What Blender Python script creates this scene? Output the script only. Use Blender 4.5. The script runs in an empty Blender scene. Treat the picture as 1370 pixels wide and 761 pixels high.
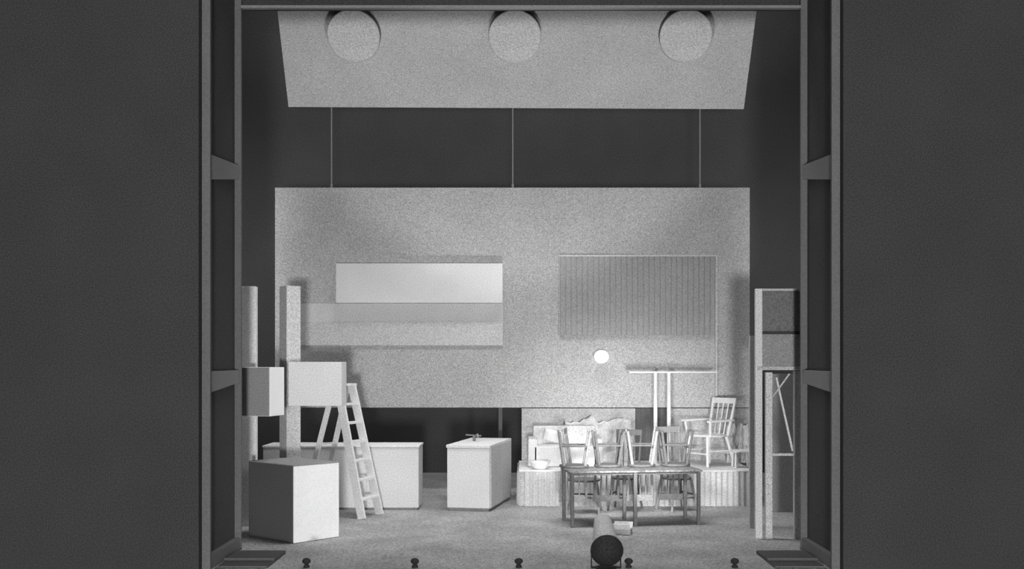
import bpy, bmesh, math
from mathutils import Vector, Matrix, Euler, noise
H=1.95; F=1400.0; CX=697.0; CY=490.0
def P(px,py,d): return Vector(((px-CX)*d/F, d, H-(py-CY)*d/F))
def X(px,d): return (px-CX)*d/F
def Z(py,d): return H-(py-CY)*d/F
scene=bpy.context.scene
scene.view_settings.view_transform='Standard'

# ---------- materials
def mat(name,g,n=0.16,rough=0.85,scale=85.0,emit=0.0,coarse=0.06):
    n=min(0.75,n*1.5)
    m=bpy.data.materials.new(name); m.use_nodes=True
    nt=m.node_tree; b=nt.nodes['Principled BSDF']
    tc=nt.nodes.new('ShaderNodeTexCoord')
    nz=nt.nodes.new('ShaderNodeTexNoise'); nz.inputs['Scale'].default_value=scale; nz.inputs['Detail'].default_value=3
    nt.links.new(tc.outputs['Object'],nz.inputs['Vector'])
    mr=nt.nodes.new('ShaderNodeMapRange')
    mr.inputs['From Min'].default_value=0.3; mr.inputs['From Max'].default_value=0.7
    mr.inputs['To Min'].default_value=g*(1-n); mr.inputs['To Max'].default_value=g*(1+n)
    nt.links.new(nz.outputs['Fac'],mr.inputs['Value'])
    n2=nt.nodes.new('ShaderNodeTexNoise'); n2.inputs['Scale'].default_value=1.3; n2.inputs['Detail'].default_value=4
    nt.links.new(tc.outputs['Object'],n2.inputs['Vector'])
    m2=nt.nodes.new('ShaderNodeMapRange')
    m2.inputs['From Min'].default_value=0.3; m2.inputs['From Max'].default_value=0.7
    m2.inputs['To Min'].default_value=1-coarse; m2.inputs['To Max'].default_value=1+coarse
    nt.links.new(n2.outputs['Fac'],m2.inputs['Value'])
    mu=nt.nodes.new('ShaderNodeMath'); mu.operation='MULTIPLY'
    nt.links.new(mr.outputs[0],mu.inputs[0]); nt.links.new(m2.outputs[0],mu.inputs[1])
    mx=nt.nodes.new('ShaderNodeMath'); mx.operation='MINIMUM'; mx.inputs[1].default_value=0.95
    nt.links.new(mu.outputs[0],mx.inputs[0])
    nt.links.new(mx.outputs[0],b.inputs['Base Color'])
    b.inputs['Roughness'].default_value=rough
    b.inputs['Specular IOR Level'].default_value=0.1
    if emit>0:
        b.inputs['Emission Color'].default_value=(1,1,1,1); b.inputs['Emission Strength'].default_value=emit
    return m
M_panel=mat('pale_board_paint',0.48,0.28)
M_ceil=mat('pale_ceiling_paint',0.48,0.28)
M_disc=mat('frosted_disc',0.55,0.28)
M_discside=mat('disc_rim_paint',0.22,0.2)
M_white=mat('white_cabinet_lacquer',0.70,0.20)
M_white2=mat('white_worktop',0.76,0.18)
M_ledge=mat('off_white_ledge_paint',0.60,0.26)
M_strip=mat('light_strip_paint',0.66,0.26)
M_base=mat('pale_cabinet_paint',0.58,0.24)
M_grey=mat('mid_grey_paint',0.30,0.25)
M_dullgrey=mat('dull_grey_side_paint',0.17,0.25)  # even dull grey of the rack's upper panel
M_shadeside=mat('shaded_side_grey',0.115,0.2)  # darker grey that paints shade onto the corner cabinet's left side
M_greyd=mat('dim_grey_board',0.15,0.25)
M_slat=mat('grey_slatted_board',0.38,0.22)
M_wood=mat('weathered_wood',0.70,0.15)
M_dark=mat('dark_stained_wood',0.17,0.25)
M_dark2=mat('brown_worn_wood',0.36,0.25)
M_pale=mat('faded_pale_wood',0.60,0.2)
M_light=mat('bare_pale_wood',0.85,0.08)
M_fabric=mat('pale_cloth',0.66,0.2)
M_floor=mat('grey_floor_cloth',0.34,0.32,scale=55,coarse=0.22)
M_house=mat('dark_plaster',0.054,0.26,scale=80)
M_black=mat('black_masking_cloth',0.058,0.25,scale=60)
M_post=mat('grey_frame_paint',0.150,0.12)
M_bracket=mat('bracket_paint',0.24,0.12)
M_side=mat('portal_side_panel_paint',0.07,0.3)
M_step=mat('grey_step_paint',0.09,0.3)
M_cable=mat('steel_cable',0.28,0.1)
M_metal=mat('black_metal',0.03,0.35,rough=0.7)
M_barrel=mat('worn_grey_metal',0.50,0.25,rough=0.7)
M_glow=mat('glowing_glass',0.9,0.05,emit=0.4)
M_card=mat('pale_cardboard',0.40,0.2)
M_litside=mat('lit_side_white',0.90,0.06)  # brighter white that paints light onto lit faces of cabinet and box

# ---------- builders
def link(o): scene.collection.objects.link(o)
class B:
    def __init__(s): s.bm=bmesh.new()
    def box(s,c,size,rot=None):
        r=bmesh.ops.create_cube(s.bm,size=1.0)
        M=Matrix.Translation(Vector(c)) @ (rot.to_4x4() if rot is not None else Matrix.Identity(4)) @ Matrix.Diagonal((size[0],size[1],size[2],1))
        bmesh.ops.transform(s.bm,matrix=M,verts=r['verts']); return s
    def bb(s,x0,x1,y0,y1,z0,z1):
        return s.box(((x0+x1)/2,(y0+y1)/2,(z0+z1)/2),(abs(x1-x0),abs(y1-y0),abs(z1-z0)))
    def cyl(s,p0,p1,r0,r1=None,n=16,caps=True):
        if r1 is None:r1=r0
        p0=Vector(p0);p1=Vector(p1);d=p1-p0
        r=bmesh.ops.create_cone(s.bm,cap_ends=caps,segments=n,radius1=r0,radius2=r1,depth=d.length)
        q=Vector((0,0,1)).rotation_difference(d.normalized())
        bmesh.ops.transform(s.bm,matrix=Matrix.Translation((p0+p1)/2)@q.to_matrix().to_4x4(),verts=r['verts']); return s
    def beam(s,p0,p1,w,t,side=Vector((1,0,0))):
        p0=Vector(p0);p1=Vector(p1);z=(p1-p0).normalized()
        x=(side-z*side.dot(z)).normalized(); y=z.cross(x)
        R=Matrix((x,y,z)).transposed()
        return s.box((p0+p1)/2,(w,t,(p1-p0).length),R)
    def sph(s,c,r,sc=(1,1,1),n=16):
        q=bmesh.ops.create_uvsphere(s.bm,u_segments=n*2,v_segments=n,radius=r)
        bmesh.ops.transform(s.bm,matrix=Matrix.Translation(Vector(c))@Matrix.Diagonal((sc[0],sc[1],sc[2],1)),verts=q['verts']); return s
    def prism(s,pts,vec):
        vec=Vector(vec)
        a=[s.bm.verts.new(Vector(p)) for p in pts]; b=[s.bm.verts.new(Vector(p)+vec) for p in pts]
        s.bm.faces.new(a); s.bm.faces.new(b[::-1]); n=len(a)
        for i in range(n): s.bm.faces.new((a[i],b[i],b[(i+1)%n],a[(i+1)%n]))
        return s
    def done(s,name,m,parent=None,bevel=0.0,smooth=False,label=None,cat=None,origin=None,group=None):
        bmesh.ops.recalc_face_normals(s.bm,faces=s.bm.faces)
        me=bpy.data.meshes.new(name)
        if parent is None and origin is None:
            xs=[v.co for v in s.bm.verts]
            origin=Vector(((min(v.x for v in xs)+max(v.x for v in xs))/2,(min(v.y for v in xs)+max(v.y for v in xs))/2,min(v.z for v in xs)))
        if origin is not None:
            bmesh.ops.translate(s.bm,verts=s.bm.verts,vec=-Vector(origin))
        s.bm.to_mesh(me); s.bm.free(); me.materials.append(m)
        if smooth:
            for p in me.polygons: p.use_smooth=True
        o=bpy.data.objects.new(name,me); link(o)
        if origin is not None:o.location=origin
        if parent: o.parent=parent
        if bevel>0:
            bv=o.modifiers.new('bev','BEVEL'); bv.width=bevel; bv.segments=2; bv.limit_method='ANGLE'
        if label:o['label']=label
        if cat:o['category']=cat
        if group:o['group']=group
        return o
def root(name,label,cat,loc=(0,0,0),rotz=0.0,group=None,rot=None):
    e=bpy.data.objects.new(name,None); e.empty_display_size=0.1; link(e)
    e.location=loc; e.rotation_euler=rot if rot is not None else (0,0,rotz)
    e['label']=label; e['category']=cat
    if group:e['group']=group
    return e
def struct(o): o['kind']='structure'; return o

# ---------- shell
struct(B().bb(-5.2,5.2,9.8,19.2,-0.1,0).done('floor',M_floor))
struct(B().bb(-5.2,5.2,19.2,19.4,-0.1,9.4).done('wall_back',M_black))
struct(B().bb(-5.4,-5.2,10.1,19.4,-0.1,9.4).done('wall_left',M_black))
struct(B().bb(5.2,5.4,10.1,19.4,-0.1,9.4).done('wall_right',M_black))
struct(B().bb(-5.4,5.4,11.2,19.4,9.4,9.6).done('ceiling',M_black))
struct(B().bb(-12,-3.05,9.9,10.1,-1.2,9.6).done('wall_front_left',M_house))
struct(B().bb(3.05,12,9.9,10.1,-1.2,9.6).done('wall_front_right',M_house))
struct(B().bb(-3.05,3.05,11.22,11.34,5.80,9.6).done('wall_header',M_house))
struct(B().bb(-3.05,3.05,9.7,9.8,-1.2,0.0).done('wall_stage_front',M_house))
struct(B().bb(-12,12,-14,9.7,-1.3,-1.2).done('floor_auditorium',M_house))
struct(B().bb(-2.97,2.97,11.1,11.16,Z(10.5,11.1),Z(7,11.1)).done('trim_1',M_bracket))

# ---------- portal frames at the sides
def portal(s):
    e=root('portal_frame','tall grey framed portal side with braced dark panels','stage frame',(s*3.0,10.55,0))
    o=Vector((s*3.0,10.55,0))
    def fin(b,n,m,bev=0.004,**k):
        bmesh.ops.translate(b.bm,verts=b.bm.verts,vec=-o); return b.done(n,m,e,bev,**k)
    fin(B().bb(s*2.965,s*3.045,9.98,10.02,0,8),'front_post',M_post)
    fin(B().bb(s*2.975,s*3.045,11.12,11.16,0,8),'rear_post',M_post)
    fin(B().bb(s*3.045,s*3.075,10.02,11.18,0,8),'side_panel',M_side)
    def br(q):
        pts=[Vector((s*3.045,p[1],Z(p[0],p[1]))) for p in q]
        fin(B().prism(pts,(-s*0.055,0,0)),'bracket',M_bracket)
    br([(205,10.02),(221,11.1),(240,11.1),(240,10.02)])
    br([(497,10.02),(495,11.1),(512,11.1),(526,10.02)])
    fin(B().bb(s*2.98,s*3.045,10.02,11.12,0,0.13),'bottom_rail',M_post)
    e2=root('stage_step','low dark two-tread step beside the portal frame','step',(s*2.70,10.4,0))
    B().bb(-0.25,0.25,-0.3,0.5,0,0.015).done('lower_tread',M_step,e2,0.003)
    B().bb(-0.25,0.25,0.0,0.5,0.015,0.035).done('upper_tread',M_step,e2,0.003)
    B().bb(-0.25,0.25,-0.31,-0.28,0.015,0.022).done('nosing',M_post,e2,0.002)
    B().bb(-0.25,0.25,-0.015,0.015,0.035,0.044).done('nosing',M_post,e2,0.002)
portal(-1); portal(1)

# ---------- tilted ceiling panel with drums
dt,db=14.8,15.63
TL=P(370,4,dt);TR=P(1013,8,dt);BR=P(995,146,db);BL=P(386,143,db)
nrm=(BL-TL).cross(TR-TL).normalized()
if nrm.y>0:nrm=-nrm
B().prism([TL,TR,BR,BL],-nrm*0.05).done('tilted_ceiling_panel',M_ceil,label='pale tilted ceiling panel hung above the set',cat='ceiling panel')
def onpanel(px,py):
    d=Vector(((px-CX)/F,1,-(py-CY)/F)); o=Vector((0,0,H))
    t=(TL-o).dot(nrm)/d.dot(nrm); return o+d*t
for px,py in ((475,44),(689,45),(916,44)):
    c=onpanel(px,py)
    q=Vector((0,0,1)).rotation_difference(nrm)
    e=root('round_ceiling_light','pale shallow drum lamp on the tilted ceiling panel','ceiling lamp',c,group='drum lamps on the ceiling panel',rot=q.to_euler())
    B().cyl((0,0,0.0),(0,0,0.15),0.375,n=64).done('housing',M_discside,e,0.006)
    B().cyl((0,0,0.14),(0,0,0.17),0.376,n=64).done('diffuser',M_disc,e,0.025)

# ---------- hanging back panel
D=16.0
B().bb(X(368,D),X(1003,D),D,D+0.06,Z(545,D),Z(251,D)).done('hanging_back_panel',M_panel,label='large pale rectangular panel hung on three cables',cat='panel')
for px in (443,686,937):
    x=X(px,D)
    e=root('suspension_cable','thin steel cable holding up the large panel','cable',(x,D+0.03,Z(251,D)),group='cables above the panel')
    B().cyl((0,0,0.02),(0,0,9.4-Z(251,D)),0.010,n=8).done('wire',M_cable,e)
    B().cyl((0,0,0),(0,0,0.06),0.018,n=8).done('clamp',M_cable,e)
# wall cabinet
d=15.74
e=root('wall_cabinet','long white wall cabinet fixed to the pale panel','cabinet',(X(561,d),d,Z(405,d)))
w=X(673,d)-X(450,d);h=Z(352,d)-Z(405,d)
B().bb(-w/2,w/2,0.02,0.258,0,h).done('body',M_white2,e,0.004)
B().bb(-w/2,w/2,0,0.02,0.002,h-0.002).done('door',M_white2,e,0.002)
d=15.97
B().bb(X(401,d),X(673,d),d,15.995,Z(430,d),Z(406,d)).done('backsplash_board',M_strip,label='pale grey strip board under the white wall cabinet',cat='board')
d=15.955
B().bb(X(401,d),X(673,d),d,15.995,Z(462,d),Z(430,d)).done('wall_ledge',M_ledge,bevel=0.005,label='long off-white ledge fixed across the pale panel',cat='shelf')
# slatted board
d=15.95
x0,x1,z0,z1=X(749,d),X(957,d),Z(448,d),Z(343,d)
e=root('slatted_wall_board','grey vertically slatted board in a thin pale frame','wall board',((x0+x1)/2,d,z0))
w=x1-x0;h=z1-z0
b=B();n=28
for i in range(n):
    xa=-w/2+w*i/n; b.bb(xa+0.009,xa+w/n-0.009,-0.004,0.03,0.0,h)
b.bb(-w/2,w/2,0.02,0.045,0,h); b.done('slats',M_slat,e)
B().bb(-w/2-0.02,w/2+0.03,-0.015,0.045,h,h+0.02).done('top_rail',M_white,e,0.003)
B().bb(w/2,w/2+0.03,-0.02,0.045,-1.0,h).done('side_rail',M_ledge,e,0.003)
B().bb(-w/2-0.015,-w/2,-0.01,0.045,0,h).done('side_rail',M_panel,e,0.003)
# wall lamp
e=root('globe_wall_lamp','small glowing white globe lamp on the pale panel','lamp',(X(805,15.8),15.99,Z(477,15.8)))
B().sph((0,-0.15,0),0.108,(1.08,0.9,0.95)).done('globe',M_glow,e,smooth=True)
B().cyl((0,0,0),(0,-0.09,0),0.03,n=16).done('arm',M_grey,e)
B().cyl((0,0,0),(0,-0.02,0),0.05,n=24).done('wall_plate',M_panel,e)
# lower flats
ox=X(850,16.15)
e=root('lower_wall_flat','pale low wall flat standing behind the platform','wall flat',(ox,16.2,0))
B().bb(X(698,16.15)-ox,X(850,16.15)-ox,-0.03,0.03,0,1.30).done('flat_board',M_base,e)
B().bb(X(897,16.15)-ox,X(1006,16.15)-ox,-0.03,0.03,0,1.30).done('flat_board',M_base,e)
b=B()
for i in range(7):
    xa=X(851+i*6.6,16.15)-ox; b.bb(xa,xa+0.03,-0.02,0.0,0,1.30)
b.bb(X(850,16.15)-ox,X(897,16.15)-ox,0.0,0.02,0,1.3)
b.done('slatted_infill',M_greyd,e)
B().bb(X(667,17),X(672,17),16.98,17.03,0,2.0).done('support_pole',M_greyd,label='slim grey upright pole behind the hanging panel',cat='pole')

# ---------- platform
x0,x1=X(693,14.6),X(1012,14.6)
e=root('stage_platform','low pale platform with a pleated skirt','platform',((x0+x1)/2,14.6,0))
w=x1-x0
B().bb(-w/2+0.03,w/2-0.03,0.03,1.5,0.02,0.47).done('deck',M_base,e)
B().bb(-w/2+0.01,w/2,0.0,1.52,0.47,0.50).done('deck_top',M_white2,e,0.012)
b=B();n=200;bm=b.bm;rows=[]
path=[(-w/2,1.5),(-w/2,0.15),(-w/2+0.04,0.04),(-w/2+0.15,0.0),(w/2,0.0)]
L=[0]
for i in range(1,len(path)): L.append(L[-1]+math.dist(path[i],path[i-1]))
for i in range(n*4+1):
    t=L[-1]*i/(n*4)
    for k in range(1,len(path)):
        if t<=L[k]+1e-9:break
    u=(t-L[k-1])/(L[k]-L[k-1]); px_=path[k-1][0]*(1-u)+path[k][0]*u; py_=path[k-1][1]*(1-u)+path[k][1]*u
    tx=(path[k][0]-path[k-1][0]);ty=(path[k][1]-path[k-1][1]);l=math.hypot(tx,ty);nx,ny=ty/l,-tx/l
    a=0.018*math.sin(t/0.04*math.pi)+0.008*math.sin(t*17)
    rows.append((bm.verts.new((px_+nx*a,py_+ny*a,0.0)),bm.verts.new((px_+nx*a*0.5,py_+ny*a*0.5,0.475))))
for i in range(len(rows)-1): bm.faces.new((rows[i][0],rows[i+1][0],rows[i+1][1],rows[i][1]))
b.done('pleated_skirt',M_white,e,smooth=True)

# sofa on platform
e=root('small_sofa','pale cloth covered low sofa on the platform','sofa',(X(752,15.3),15.05,0.505))
B().bb(-0.42,0.5,0,0.6,0.0,0.30).done('seat',M_white2,e,0.02)
B().bb(-0.42,0.5,0.5,0.70,0.0,0.56).done('backrest',M_fabric,e,0.02)
B().bb(-0.50,-0.36,0,0.65,0.0,0.40).done('armrest',M_white,e,0.02)
B().bb(0.44,0.58,0,0.65,0.0,0.40).done('armrest',M_fabric,e,0.02)
B().box((-0.12,0.40,0.42),(0.30,0.10,0.18),Euler((0.3,0.25,0.1)).to_matrix()).done('cushion',M_light,e,0.03)
def cloth(label,loc,wd,hh,lean=0.07):
    e=root('cloth_bundle',label,'cloth',loc)
    b=B();bm=b.bm;nx_,nz_=50,28;vs=[]
    for i in range(nx_+1):
        for j in range(nz_+1):
            u=i/nx_;v=j/nz_
            hgt=hh+0.08*noise.noise(Vector((u*4,3+loc[0],1)))+0.05*noise.noise(Vector((u*11,5,1)))
            vs.append(bm.verts.new((-wd/2+u*wd,-0.05-lean*(1-v)+0.05*noise.noise(Vector((u*7,v*5,loc[0])))+0.03*noise.noise(Vector((u*20,v*14,0))),v*hgt)))
    for i in range(nx_):
        for j in range(nz_):
            k=i*(nz_+1)+j; bm.faces.new((vs[k],vs[k+nz_+1],vs[k+nz_+2],vs[k+1]))
    b.done('cloth',M_fabric,e,smooth=True)
cloth('crumpled white cloth heaped behind the sofa',(X(800,16.0),16.04,0.505),1.0,0.62)
cloth('crumpled white cloth hanging behind the armchair',(X(985,15.9),15.95,0.505),0.35,0.55,0.2)
d=15.0
e=root('low_stool','small pale wooden stool at the platform end','stool',(X(992,d),d,0.505))
B().bb(-0.13,0.13,-0.13,0.13,0.22,0.25).done('seat',M_light,e,0.005)
for sx in (-1,1):
    for sy in (-1,1): B().cyl((sx*0.11,sy*0.11,0),(sx*0.10,sy*0.10,0.22),0.014,n=10).done('leg',M_light,e)
d=14.9
e=root('white_basin','shallow white basin standing on the platform','basin',(X(722,d),14.8,0.505))
b=B().cyl((0,0,0),(0,0,0.10),0.09,0.15,n=32,caps=False); b.cyl((0,0,0.0),(0,0,0.01),0.09,0.092,n=32); b.done('bowl',M_light,e)
B().cyl((0,0,0.095),(0,0,0.105),0.155,n=32,caps=False).done('rim',M_light,e)

# ---------- tall table on the platform
d=15.3
e=root('tall_console_table','tall thin-topped table on white tubular legs','table',(X(886,d),d,0.505))
B().bb(X(840,d)-X(886,d),X(957,d)-X(886,d),-0.2,0.2,1.35,1.37).done('tabletop',M_light,e,0.004)
for px in (877,895):
    xx=X(px,d)-X(886,d)
    B().cyl((xx,0,0.01),(xx,0,1.35),0.028,n=16).done('leg',M_light,e,smooth=False)
B().bb(-0.16,0.16,-0.12,0.12,0,0.02).done('foot_plate',M_white2,e,0.004)

# ---------- chairs
def chair(label,loc,rotz,m,arms=False,flip=False,sw=0.42,bh=0.92,group=None,tilt=0.0,sh=0.45,mb=None,k_=1.0):
    rx=math.pi if flip else 0.0
    mb=mb or m
    e=root('wooden_chair',label,'chair',loc,group=group,rot=(rx,tilt,rotz))
    zo=-sh if flip else 0.0
    def z(v): return v+zo
    hw=sw/2
    b=B(); b.cyl((0,0,z(sh-0.03)),(0,0,z(sh)),hw*1.02,hw*1.06,n=32)
    b.done('seat',m,e,0.008)
    for sx in (-1,1):
        for sy in (-1,1):
            B().cyl((sx*hw*1.08,sy*hw*1.05,z(0)),(sx*hw*0.72,sy*hw*0.72,z(sh-0.03)),0.015*k_,0.020*k_,n=12).done('leg',mb,e)
    b=B()
    for sy in (-1,1): b.cyl((-hw*0.95,sy*hw*0.93,z(0.18)),(hw*0.95,sy*hw*0.93,z(0.18)),0.011,n=8)
    for sx in (-1,1): b.cyl((sx*hw*0.95,-hw*0.93,z(0.22)),(sx*hw*0.95,hw*0.93,z(0.22)),0.011,n=8)
    b.done('stretcher',m,e)
    b=B()
    for sx in (-1,1): b.cyl((sx*hw*0.8,hw*0.75,z(sh-0.02)),(sx*hw*0.95,hw*1.25,z(bh)),0.018*k_,0.014*k_,n=12)
    for k in range(1,4):
        x_=(-1+k*0.5)*hw*0.85; b.cyl((x_*0.9,hw*0.8,z(sh-0.02)),(x_,hw*1.2,z(bh-0.06)),0.009,n=8)
    b.beam((-hw*1.0,hw*1.22,z(bh-0.04)),(hw*1.0,hw*1.22,z(bh-0.04)),0.08,0.022,side=Vector((0,0,1)))
    b.done('backrest',mb,e)
    if arms:
        for sx in (-1,1):
            b=B(); b.beam((sx*hw*1.02,hw*0.98,z(0.66)),(sx*hw*1.15,-hw*1.05,z(0.65)),0.055,0.026)
            b.cyl((sx*hw*0.98,-hw*0.75,z(sh-0.02)),(sx*hw*1.10,-hw*0.85,z(0.65)),0.018,n=10)
            b.done('armrest',m,e)
    return e
chair('white painted wooden armchair standing on the platform',(X(948,15.3),15.3,0.507),math.radians(-58),M_light,arms=True,bh=0.98,sw=0.50,k_=1.25)
g='wooden chairs by the long table'
M_tt=mat('scuffed_tabletop_wood',0.25,0.35,scale=30)
ta=math.radians(8)
T0=Vector((X(764,12.64),12.64,0)); tu=Vector((math.cos(ta),math.sin(ta),0)); tv=Vector((-math.sin(ta),math.cos(ta),0))
e=root('long_wooden_table','long dark wooden table carrying upturned chairs','table',T0,ta)
TLn,TDp,TH=1.62,0.60,0.68
B().bb(-0.02,TLn+0.02,-0.02,TDp+0.02,TH-0.022,TH).done('tabletop',M_tt,e,0.006)
B().bb(0.03,TLn-0.03,0.04,TDp-0.02,TH-0.055,TH-0.022).done('apron',M_dark,e,0.003)
for lx in (0.02,0.80,TLn-0.02):
    for ly in (0.02,TDp-0.02):
        B().beam((lx,ly,0),(lx,ly,TH-0.022),0.042,0.042).done('leg',M_dark,e,0.004)
up='wooden chair turned upside down on the long table'
for s_,v_,sw_,dr,mb_ in ((0.14,0.53,0.36,0,M_dark2),(0.58,0.55,0.34,2,M_dark),(1.01,0.53,0.34,-2,M_dark2),(1.46,0.55,0.36,0,M_dark)):
    p=T0+tu*s_+tv*v_; p.z=TH+0.005
    chair(up,p,math.radians(180+dr),M_dark,flip=True,sw=sw_,group=g,mb=mb_)
chair('worn wooden chair turned sideways behind the long table',(0.84,13.98,0),math.radians(82),M_dark,group=g,bh=1.12,mb=M_dark2)
chair('dark wooden chair standing close before the platform',(1.42,14.25,0),math.radians(-20),M_dark,group=g,bh=1.08,sw=0.36)
chair('worn wooden chair standing at the far end before the platform',(2.12,14.22,0),math.radians(24),M_dark,group=g,bh=1.12,sw=0.38,mb=M_dark2)

# ---------- left side uprights and boxes
d=12.75
B().bb(-3.5,X(342,d),d,d+0.10,0,Z(383,d)).done('upright_panel',M_white2,bevel=0.004,label='tall narrow pale upright board beside the portal',cat='upright board')
d=13.6
e=root('square_column','tall pale square column beside the counter','column',(X(388,d),d,0),math.radians(40))
B().bb(-0.10,0.10,-0.10,0.10,0,Z(383,d)).done('shaft',M_base,e,0.004)
e=root('wall_box','box cupboard with its shaded front painted grey fixed to the upright board','cupboard',(-2.89,12.0,Z(557,12)),math.radians(-14))
h=Z(491,12)-Z(557,12)
B().bb(-0.40,0.0,0.02,0.38,0,h).done('body',M_litside,e,0.004)  # brighter white puts the lit right side into the colour
B().bb(-0.40,-0.003,0,0.02,0.005,h-0.005).done('door',M_grey,e,0.003)  # added front panel, its grey stands in for shade on the box
d=13.0
x0,x1=X(386,d),X(457,d)
e=root('open_wall_cupboard','white wall cupboard fixed to the square column','cupboard',((x0+x1)/2,d,Z(543,d)))
w=(x1-x0)/2;h=Z(484,d)-Z(543,d)
B().bb(-w,w,0.02,0.36,0,h).done('body',M_white,e,0.004)
B().bb(-w,0,0,0.02,0.003,h-0.003).done('door',M_white2,e,0.001)
B().bb(0.0,w,0,0.02,0.003,h-0.003).done('door',M_white2,e,0.001)

# ---------- base counter
d=14.2
x0,x1=X(352,d),X(560,d);w=x1-x0
e=root('base_cabinet','long pale kitchen base cabinet with a white top','cabinet',(x0,d,0))
B().bb(0,w,0.02,0.6,0.03,0.85).done('body',M_white,e,0.004)
B().bb(0.0,w-0.02,0.03,0.58,0,0.03).done('plinth',M_grey,e)
B().bb(-0.01,w+0.01,-0.01,0.61,0.85,0.875).done('worktop',M_white2,e,0.004)
for i in range(3):
    B().bb(i*w/3+0.001,(i+1)*w/3-0.001,0,0.02,0.035,0.845).done('door',M_white,e,0.002)

# ---------- corner cabinet front left
c=Vector((-2.51,11.52,0))
e=root('corner_cabinet','pale floor cabinet with its shaded side painted darker standing cornerwise','cabinet',c,math.radians(48))
B().bb(0,0.62,0.0,0.86,0.0,0.85).done('body',M_shadeside,e,0.006)  # dark body colour paints in the shade of the left face
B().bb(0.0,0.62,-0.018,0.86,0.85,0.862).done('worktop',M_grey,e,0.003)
B().bb(0.0,0.62,-0.018,0.0,0.005,0.848).done('door',M_litside,e,0.003)  # brighter white paints in the light on the right face

# ---------- stepladder
A=Vector((-2.03,13.36,0));Bq=Vector((-1.86,13.78,0))
wd=(Bq-A).normalized(); cl=Vector((-wd.y,wd.x,0))
mid=(A+Bq)/2; top=mid+cl*0.42+Vector((0,0,1.70))
e=root('stepladder','open pale wooden A-frame stepladder in front of the counter','stepladder',mid+cl*0.42)
off=mid+cl*0.42
tA=top-wd*0.17-off;tB=top+wd*0.17-off;a=A-off;bq=Bq-off;ra=a+cl*0.92;rb=bq+cl*0.92
for p,q in ((a,tA),(bq,tB)): B().beam(p,q-cl*0.03,0.11,0.032,side=cl).done('front_rail',M_wood,e,0.003)
for p,q in ((ra,tA),(rb,tB)): B().beam(p,q+cl*0.03,0.07,0.028,side=cl).done('rear_rail',M_wood,e,0.003)
for k in range(1,7):
    t=k/7
    p=a.lerp(tA,t);q=bq.lerp(tB,t)
    B().beam(p,q,0.12,0.028,side=cl).done('step',M_wood,e,0.002)
for t in (0.25,0.55):
    B().beam(ra.lerp(tA,t),rb.lerp(tB,t),0.03,0.02,side=cl).done('rear_brace',M_wood,e,0.002)
B().beam(tA-wd*0.04+Vector((0,0,0.01)),tB+wd*0.04+Vector((0,0,0.01)),0.17,0.03,side=cl).done('top_cap',M_wood,e,0.004)

# ---------- island
ang=math.atan2(-0.11,0.58)
e=root('kitchen_island','pale kitchen island unit with a white top','kitchen island',(-1.0,14.15,0),ang)
B().bb(0,0.59,0.02,1.42,0.04,0.85).done('body',M_base,e,0.004)
B().bb(0.02,0.57,0.03,1.38,0,0.04).done('plinth',M_grey,e)
B().bb(-0.01,0.60,-0.01,1.44,0.85,0.89).done('worktop',M_white2,e,0.004)
B().bb(0.003,0.587,0,0.02,0.045,0.845).done('door',M_white2,e,0.002)
for i in range(2):
    B().bb(0.59,0.605,0.03+i*0.695,0.72+i*0.695,0.045,0.845).done('side_door',M_base,e,0.002)
R=Matrix.Rotation(ang,4,'Z')
loc=Vector((-1.0,14.15,0.89))+R@Vector((0.2,0.75,0))
e=root('sink_tap','small metal tap with lever on the island','tap',loc)
B().cyl((0,0,0),(0,0,0.07),0.022,n=16).done('tap_body',M_cable,e)
b=B().cyl((0,0,0.06),(0.05,-0.1,0.10),0.014,n=12); b.cyl((0.05,-0.1,0.105),(0.06,-0.13,0.06),0.013,n=12); b.done('spout',M_cable,e)
B().beam((-0.12,0,0.09),(0.10,0,0.075),0.03,0.014,side=Vector((0,1,0))).done('lever',M_cable,e)

# ---------- right rack
d=11.8; ox=X(1011,d)
e=root('open_rack','tall pale open frame rack with grey panels and thin diagonal braces','rack',(ox,d,0))
zt=Z(386,d)
def zz(py): return Z(py,d)
def xx(px): return X(px,d)-ox
B().bb(0,xx(1020),0,0.06,0,zt).done('upright',M_strip,e,0.004)
B().bb(xx(1025),xx(1034),0.02,0.07,0,zz(498)).done('inner_upright',M_ledge,e,0.003)
B().bb(xx(1020),xx(1072),0.0,0.10,zt-0.025,zt).done('top_board',M_panel,e,0.003)
B().bb(xx(1020),xx(1072),0.03,0.06,zz(443),zt-0.025).done('back_panel',M_dullgrey,e)
B().bb(xx(1020),xx(1072),0.0,0.06,zz(447),zz(443)).done('rail',M_black,e)
B().bb(xx(1020),xx(1072),0.02,0.05,zz(490),zz(447)).done('back_panel',M_grey,e)
B().bb(xx(1013),xx(1072),-0.02,0.12,zz(495),zz(490)).done('shelf',M_panel,e,0.003)
B().beam((xx(1041),0.085,zz(505)),(xx(1063),0.085,zz(604)),0.020,0.020).done('diagonal_brace',M_white,e)
B().beam((xx(1036),0.06,zz(530)),(xx(1058),0.06,zz(500)),0.016,0.016).done('diagonal_brace',M_base,e)
B().bb(xx(1034),xx(1072),0.04,0.09,zz(610),zz(607)).done('cross_rail',M_base,e,0.002)
B().bb(xx(1064),xx(1072),0.02,0.10,0,zz(496)).done('upright',M_base,e,0.003)
d=12.6
B().bb(X(1003,d),X(1016,d),d,d+0.05,0,Z(449,d)).done('narrow_board',M_base,bevel=0.003,label='narrow pale board standing behind the rack',cat='upright board')
d=14.0
B().bb(X(1030,d),4.6,d,d+0.05,0,Z(500,d)).done('low_screen',M_grey,bevel=0.003,label='grey low screen standing behind the rack',cat='screen')

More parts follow.
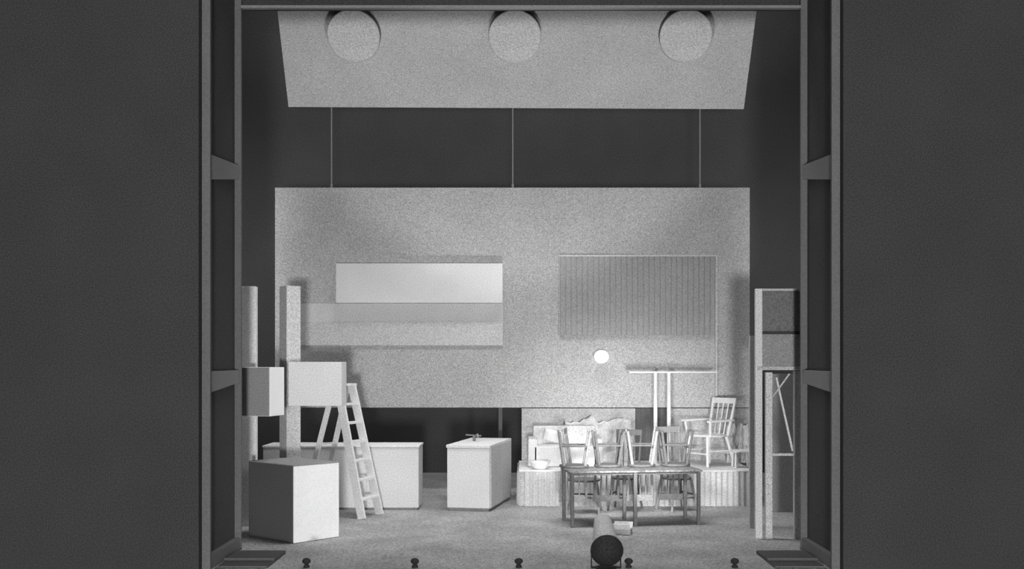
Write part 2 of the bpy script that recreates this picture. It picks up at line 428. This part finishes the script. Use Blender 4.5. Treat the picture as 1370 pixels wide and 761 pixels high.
# ---------- floor spotlight
p0=Vector((X(812,9.95),9.95,0.20)); p1=P(806,696,10.45)
ax=(p1-p0).normalized()
q=Vector((0,0,1)).rotation_difference(ax)
e=root('floor_spotlight','black-backed stage spotlight with pale worn barrel on the stage','spotlight',(p0.x,p0.y,0))
o=Vector((p0.x,p0.y,0))
b=B(); b.sph((0,0,0),0.158,(1,1,0.75),n=16)
bmesh.ops.transform(b.bm,matrix=Matrix.Translation(p0-o)@q.to_matrix().to_4x4(),verts=b.bm.verts)
b.done('rear_housing',M_metal,e,smooth=True)
b=B().cyl(p0-o+ax*0.06,p1-o,0.135,0.085,n=32); b.done('barrel',M_barrel,e,0.005)
b=B().cyl((0,0.1,0),(0,0.1,0.025),0.10,n=24); b.beam((-0.14,0.1,0.02),(-0.14,0.1,0.22),0.012,0.02); b.beam((0.14,0.1,0.02),(0.14,0.1,0.22),0.012,0.02)
b.bb(-0.145,0.145,0.09,0.11,0.01,0.03)
b.done('yoke',M_metal,e)
# small cardboard box
c=Vector((X(832,12.2),12.2,0))
e=root('cardboard_box','small open cardboard box lying on the floor','box',c,math.radians(-15))
B().bb(-0.11,0.11,-0.06,0.08,0,0.06).done('body',M_card,e,0.003)
B().beam((0,-0.06,0.06),(0,-0.13,0.13),0.22,0.006).done('flap',M_white,e)
B().beam((0,0.08,0.06),(0,0.15,0.12),0.22,0.006).done('flap',M_white,e)
# footlights
for px in (410,555,694,841,983):
    e=root('footlight','tiny black footlight on the front edge of the stage','footlight',(X(px,10.15),10.15,0),group='footlights along the stage edge')
    B().cyl((0,0,0),(0,0,0.02),0.03,n=20).done('base',M_metal,e)
    B().cyl((0,0,0.02),(0,0,0.04),0.02,n=12).done('stem',M_metal,e)
    B().sph((0,0,0.062),0.036,(1.15,1,0.85),n=10).done('lamp_head',M_metal,e,smooth=True)

# ---------- lights
def aim(o,t): o.rotation_euler=(Vector(t)-o.location).to_track_quat('-Z','Y').to_euler()
def spot(loc,t,en,ang,blend,r):
    l=bpy.data.lights.new('spot','SPOT');l.energy=en;l.spot_size=math.radians(ang);l.spot_blend=blend;l.shadow_soft_size=r
    o=bpy.data.objects.new('spot_source',l);link(o);o.location=loc;aim(o,t)
spot((0.3,-6.0,0.6),(0,15,3.2),7600,80,0.2,0.5)
spot((0.1,9.95,0.15),(0.0,15.2,7.3),640,58,0.35,0.2)
spot((2.3,10.7,2.3),(-3.0,13.0,0.9),200,50,0.8,0.4)
spot((1.3,10.9,1.3),(1.5,15.5,0.75),520,52,0.9,0.15)
def area(loc,t,en,sx,sy,spread=180):
    l=bpy.data.lights.new('area','AREA');l.energy=en;l.shape='RECTANGLE';l.size=sx;l.size_y=sy;l.spread=math.radians(spread)
    o=bpy.data.objects.new('area_source',l);link(o);o.location=loc;aim(o,t)
area((0,12.4,7.5),(0,13.2,0),120,5,1.2,85)  # added overhead fill for the floor, hidden behind the header
area((0,17.2,9.2),(0,19.2,3),140,10,0.6)  # added unseen backstage fill, lifts the black back wall
area((0,16.5,3.6),(0,19.2,2.2),55,7,1.0)  # added fill hidden behind the hanging panel, lifts the dark opening
area((-4.6,11.4,4.5),(-5.0,19.2,3.4),22,0.8,4,40)  # added fill behind the left front wall, lifts the dark side strip
area((4.6,11.4,4.5),(5.0,19.2,3.4),22,0.8,4,40)  # matching added fill behind the right front wall, out of view
w=bpy.data.worlds.new('w');scene.world=w;w.use_nodes=True
w.node_tree.nodes['Background'].inputs[0].default_value=(1,1,1,1);w.node_tree.nodes['Background'].inputs[1].default_value=0.22

cam=bpy.data.cameras.new('cam');co=bpy.data.objects.new('camera',cam);link(co)
co.location=(0,0,H);co.rotation_euler=(math.pi/2,0,0)
cam.sensor_width=36;cam.lens=F/1370*36
cam.shift_x=-(CX-685)/1370;cam.shift_y=(CY-380.5)/1370
scene.camera=co
